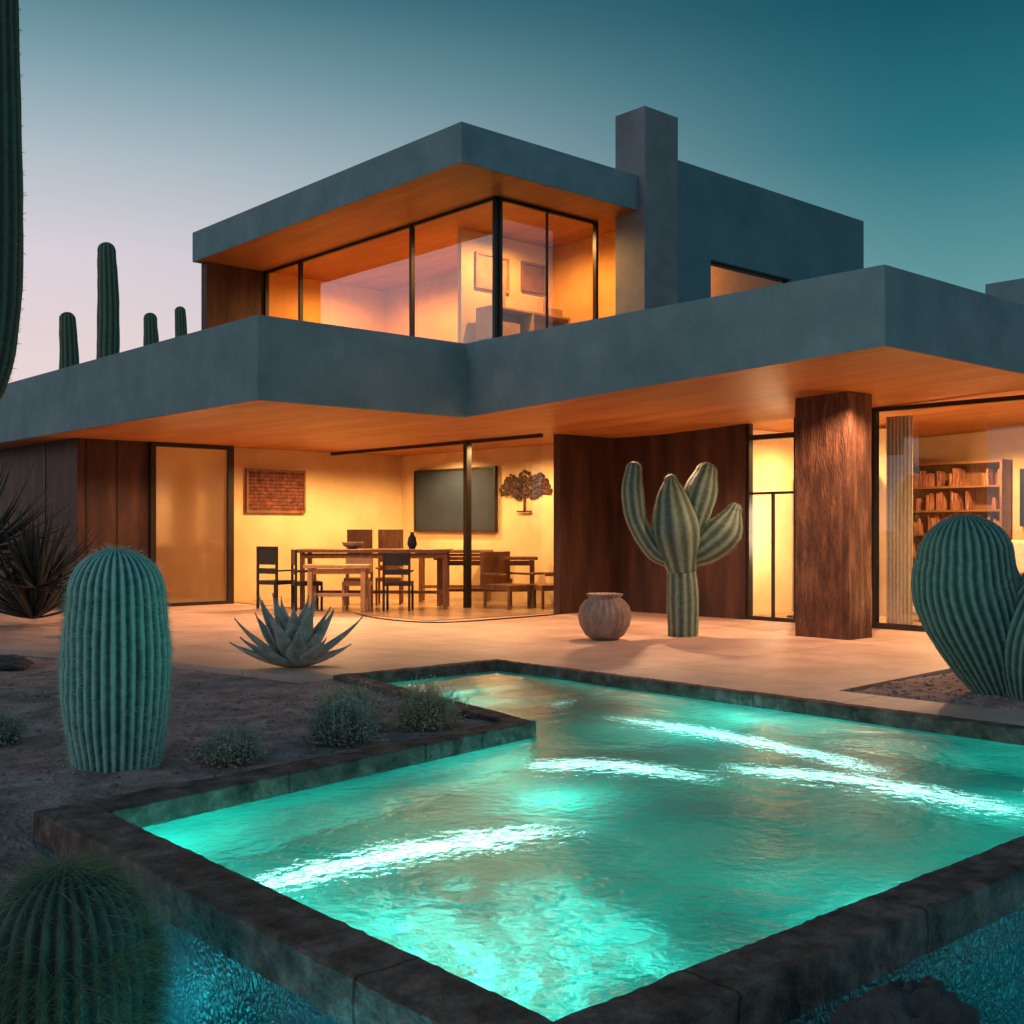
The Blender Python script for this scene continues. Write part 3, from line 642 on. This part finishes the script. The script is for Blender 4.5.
M_shD=surf('shrub_teal_blades',(.14,.17,.13),(.48,.5,.4),9,.7,0)
def shrub(x,y,r,h,n,mat):
    V=[];F=[]
    for k in range(n):
        az=random.random()*6.283; el=math.acos(random.random()**.8)*.98
        d=Vector((math.cos(az)*math.sin(el),math.sin(az)*math.sin(el),math.cos(el)*h/r)); l=r*random.uniform(.55,1.1)*(1+.18*math.sin(az*5))
        b=Vector((x,y,-.02))+Vector((random.gauss(0,.25*r),random.gauss(0,.25*r),0)); w=random.uniform(.002,.004)
        s=d.cross(Vector((0,0,1))).normalized()*w if d.cross(Vector((0,0,1))).length>.01 else Vector((w,0,0))
        c=Vector((random.gauss(0,.06),random.gauss(0,.06),random.uniform(-.03,.06)))*r
        m=b+d*l*.55+c; t=b+d*l; n0=len(V)
        V+= [tuple(b-s*.7),tuple(b+s*.7),tuple(m+s),tuple(m-s),tuple(t)]
        F+= [(n0,n0+1,n0+2,n0+3),(n0+3,n0+2,n0+4)]
        for q in range(3):
            pp=b+d*l*random.uniform(.5,1); a=Vector((random.gauss(0,1),random.gauss(0,1),random.gauss(0,1))).normalized()*.018; c2=a.orthogonal().normalized()*.006; n0=len(V)
            V+=[tuple(pp),tuple(pp+a*.5+c2),tuple(pp+a),tuple(pp+a*.5-c2)]; F.append((n0,n0+1,n0+2,n0+3))
    meshobj('desert_shrub',V,F,mat)
shrub(4.3,6.5,.25,.35,1400,M_shD); shrub(5.1,6.6,.25,.35,1400,M_sh); shrub(3.45,6.4,.19,.25,900,M_shD); shrub(2.6,8.0,.21,.27,700,M_shD); shrub(5.2,7.75,.28,.2,800,M_sh)
shrub(4.7,6.9,.2,.2,700,M_sh)

pr=[(.16,0),(.24,.06),(.31,.18),(.335,.3),(.31,.42),(.25,.5),(.2,.53),(.215,.56),(.235,.585),(.21,.59),(.17,.54),(.05,.4)]
lathe('clay_pot',pr,10.75,10.2,0.0,M_pot,seg=144,ribw=.025,ribs=24)
lathe('clay_pot',[(a*1.1,b*1.1) for a,b in pr],6.6,15.2,0.0,M_pot,seg=64,ribw=.01,ribs=20)
def rock(name,x,y,z,sx_,sy,sz,seed,mat=M_rock,sub=5):
    bm=bmesh.new(); bmesh.ops.create_icosphere(bm,subdivisions=sub,radius=1)
    for v in bm.verts:
        n=v.co.normalized(); k=1+.28*noise.noise(n*1.3+Vector((seed,0,0)))+.12*noise.noise(n*4+Vector((seed,3,0)))+.04*noise.noise(n*11+Vector((seed,3,0)))
        v.co=Vector((n.x*k*sx_,n.y*k*sy,n.z*k*sz))
    me=bpy.data.meshes.new(name); bm.to_mesh(me); bm.free(); me.materials.append(mat)
    for p in me.polygons: p.use_smooth=True
    o=bpy.data.objects.new(name,me); o.location=(x,y,z); link(o)
rock('boulder',2.98,1.66,-.27,.24,.2,.46,2.2)
rock('flat_rock',3.9,12.6,0.0,.5,.35,.09,5)
rock('flat_rock',3.3,12.9,0.02,.35,.3,.1,9)
V=[];F=[]
def peb(x,y,z,s):
    bm=bmesh.new(); bmesh.ops.create_icosphere(bm,subdivisions=1,radius=s); n=len(V)
    a=random.uniform(.6,1.2);b=random.uniform(.4,.8)
    for v in bm.verts: V.append((x+v.co.x*a*random.uniform(.85,1.15),y+v.co.y*random.uniform(.85,1.15),z+v.co.z*b))
    for f in bm.faces: F.append(tuple(n+v.index for v in f.verts))
    bm.free()
for k in range(3600):
    if k<2300: x=random.uniform(1,5.7); y=random.uniform(6.0,12)
    elif k<3100: x=random.uniform(8.9,11.15); y=random.uniform(2.5,5.55)
    else: x=random.uniform(0.4,1.95); y=random.uniform(4.9,6.5)
    if inpoly(x,y,O) or (x>5.0 and y>9): continue
    peb(x,y,gh(x,y)+.003,random.choice([.006,.008,.01,.012,.016,.024]))
meshobj('pebbles',V,F,M_peb)
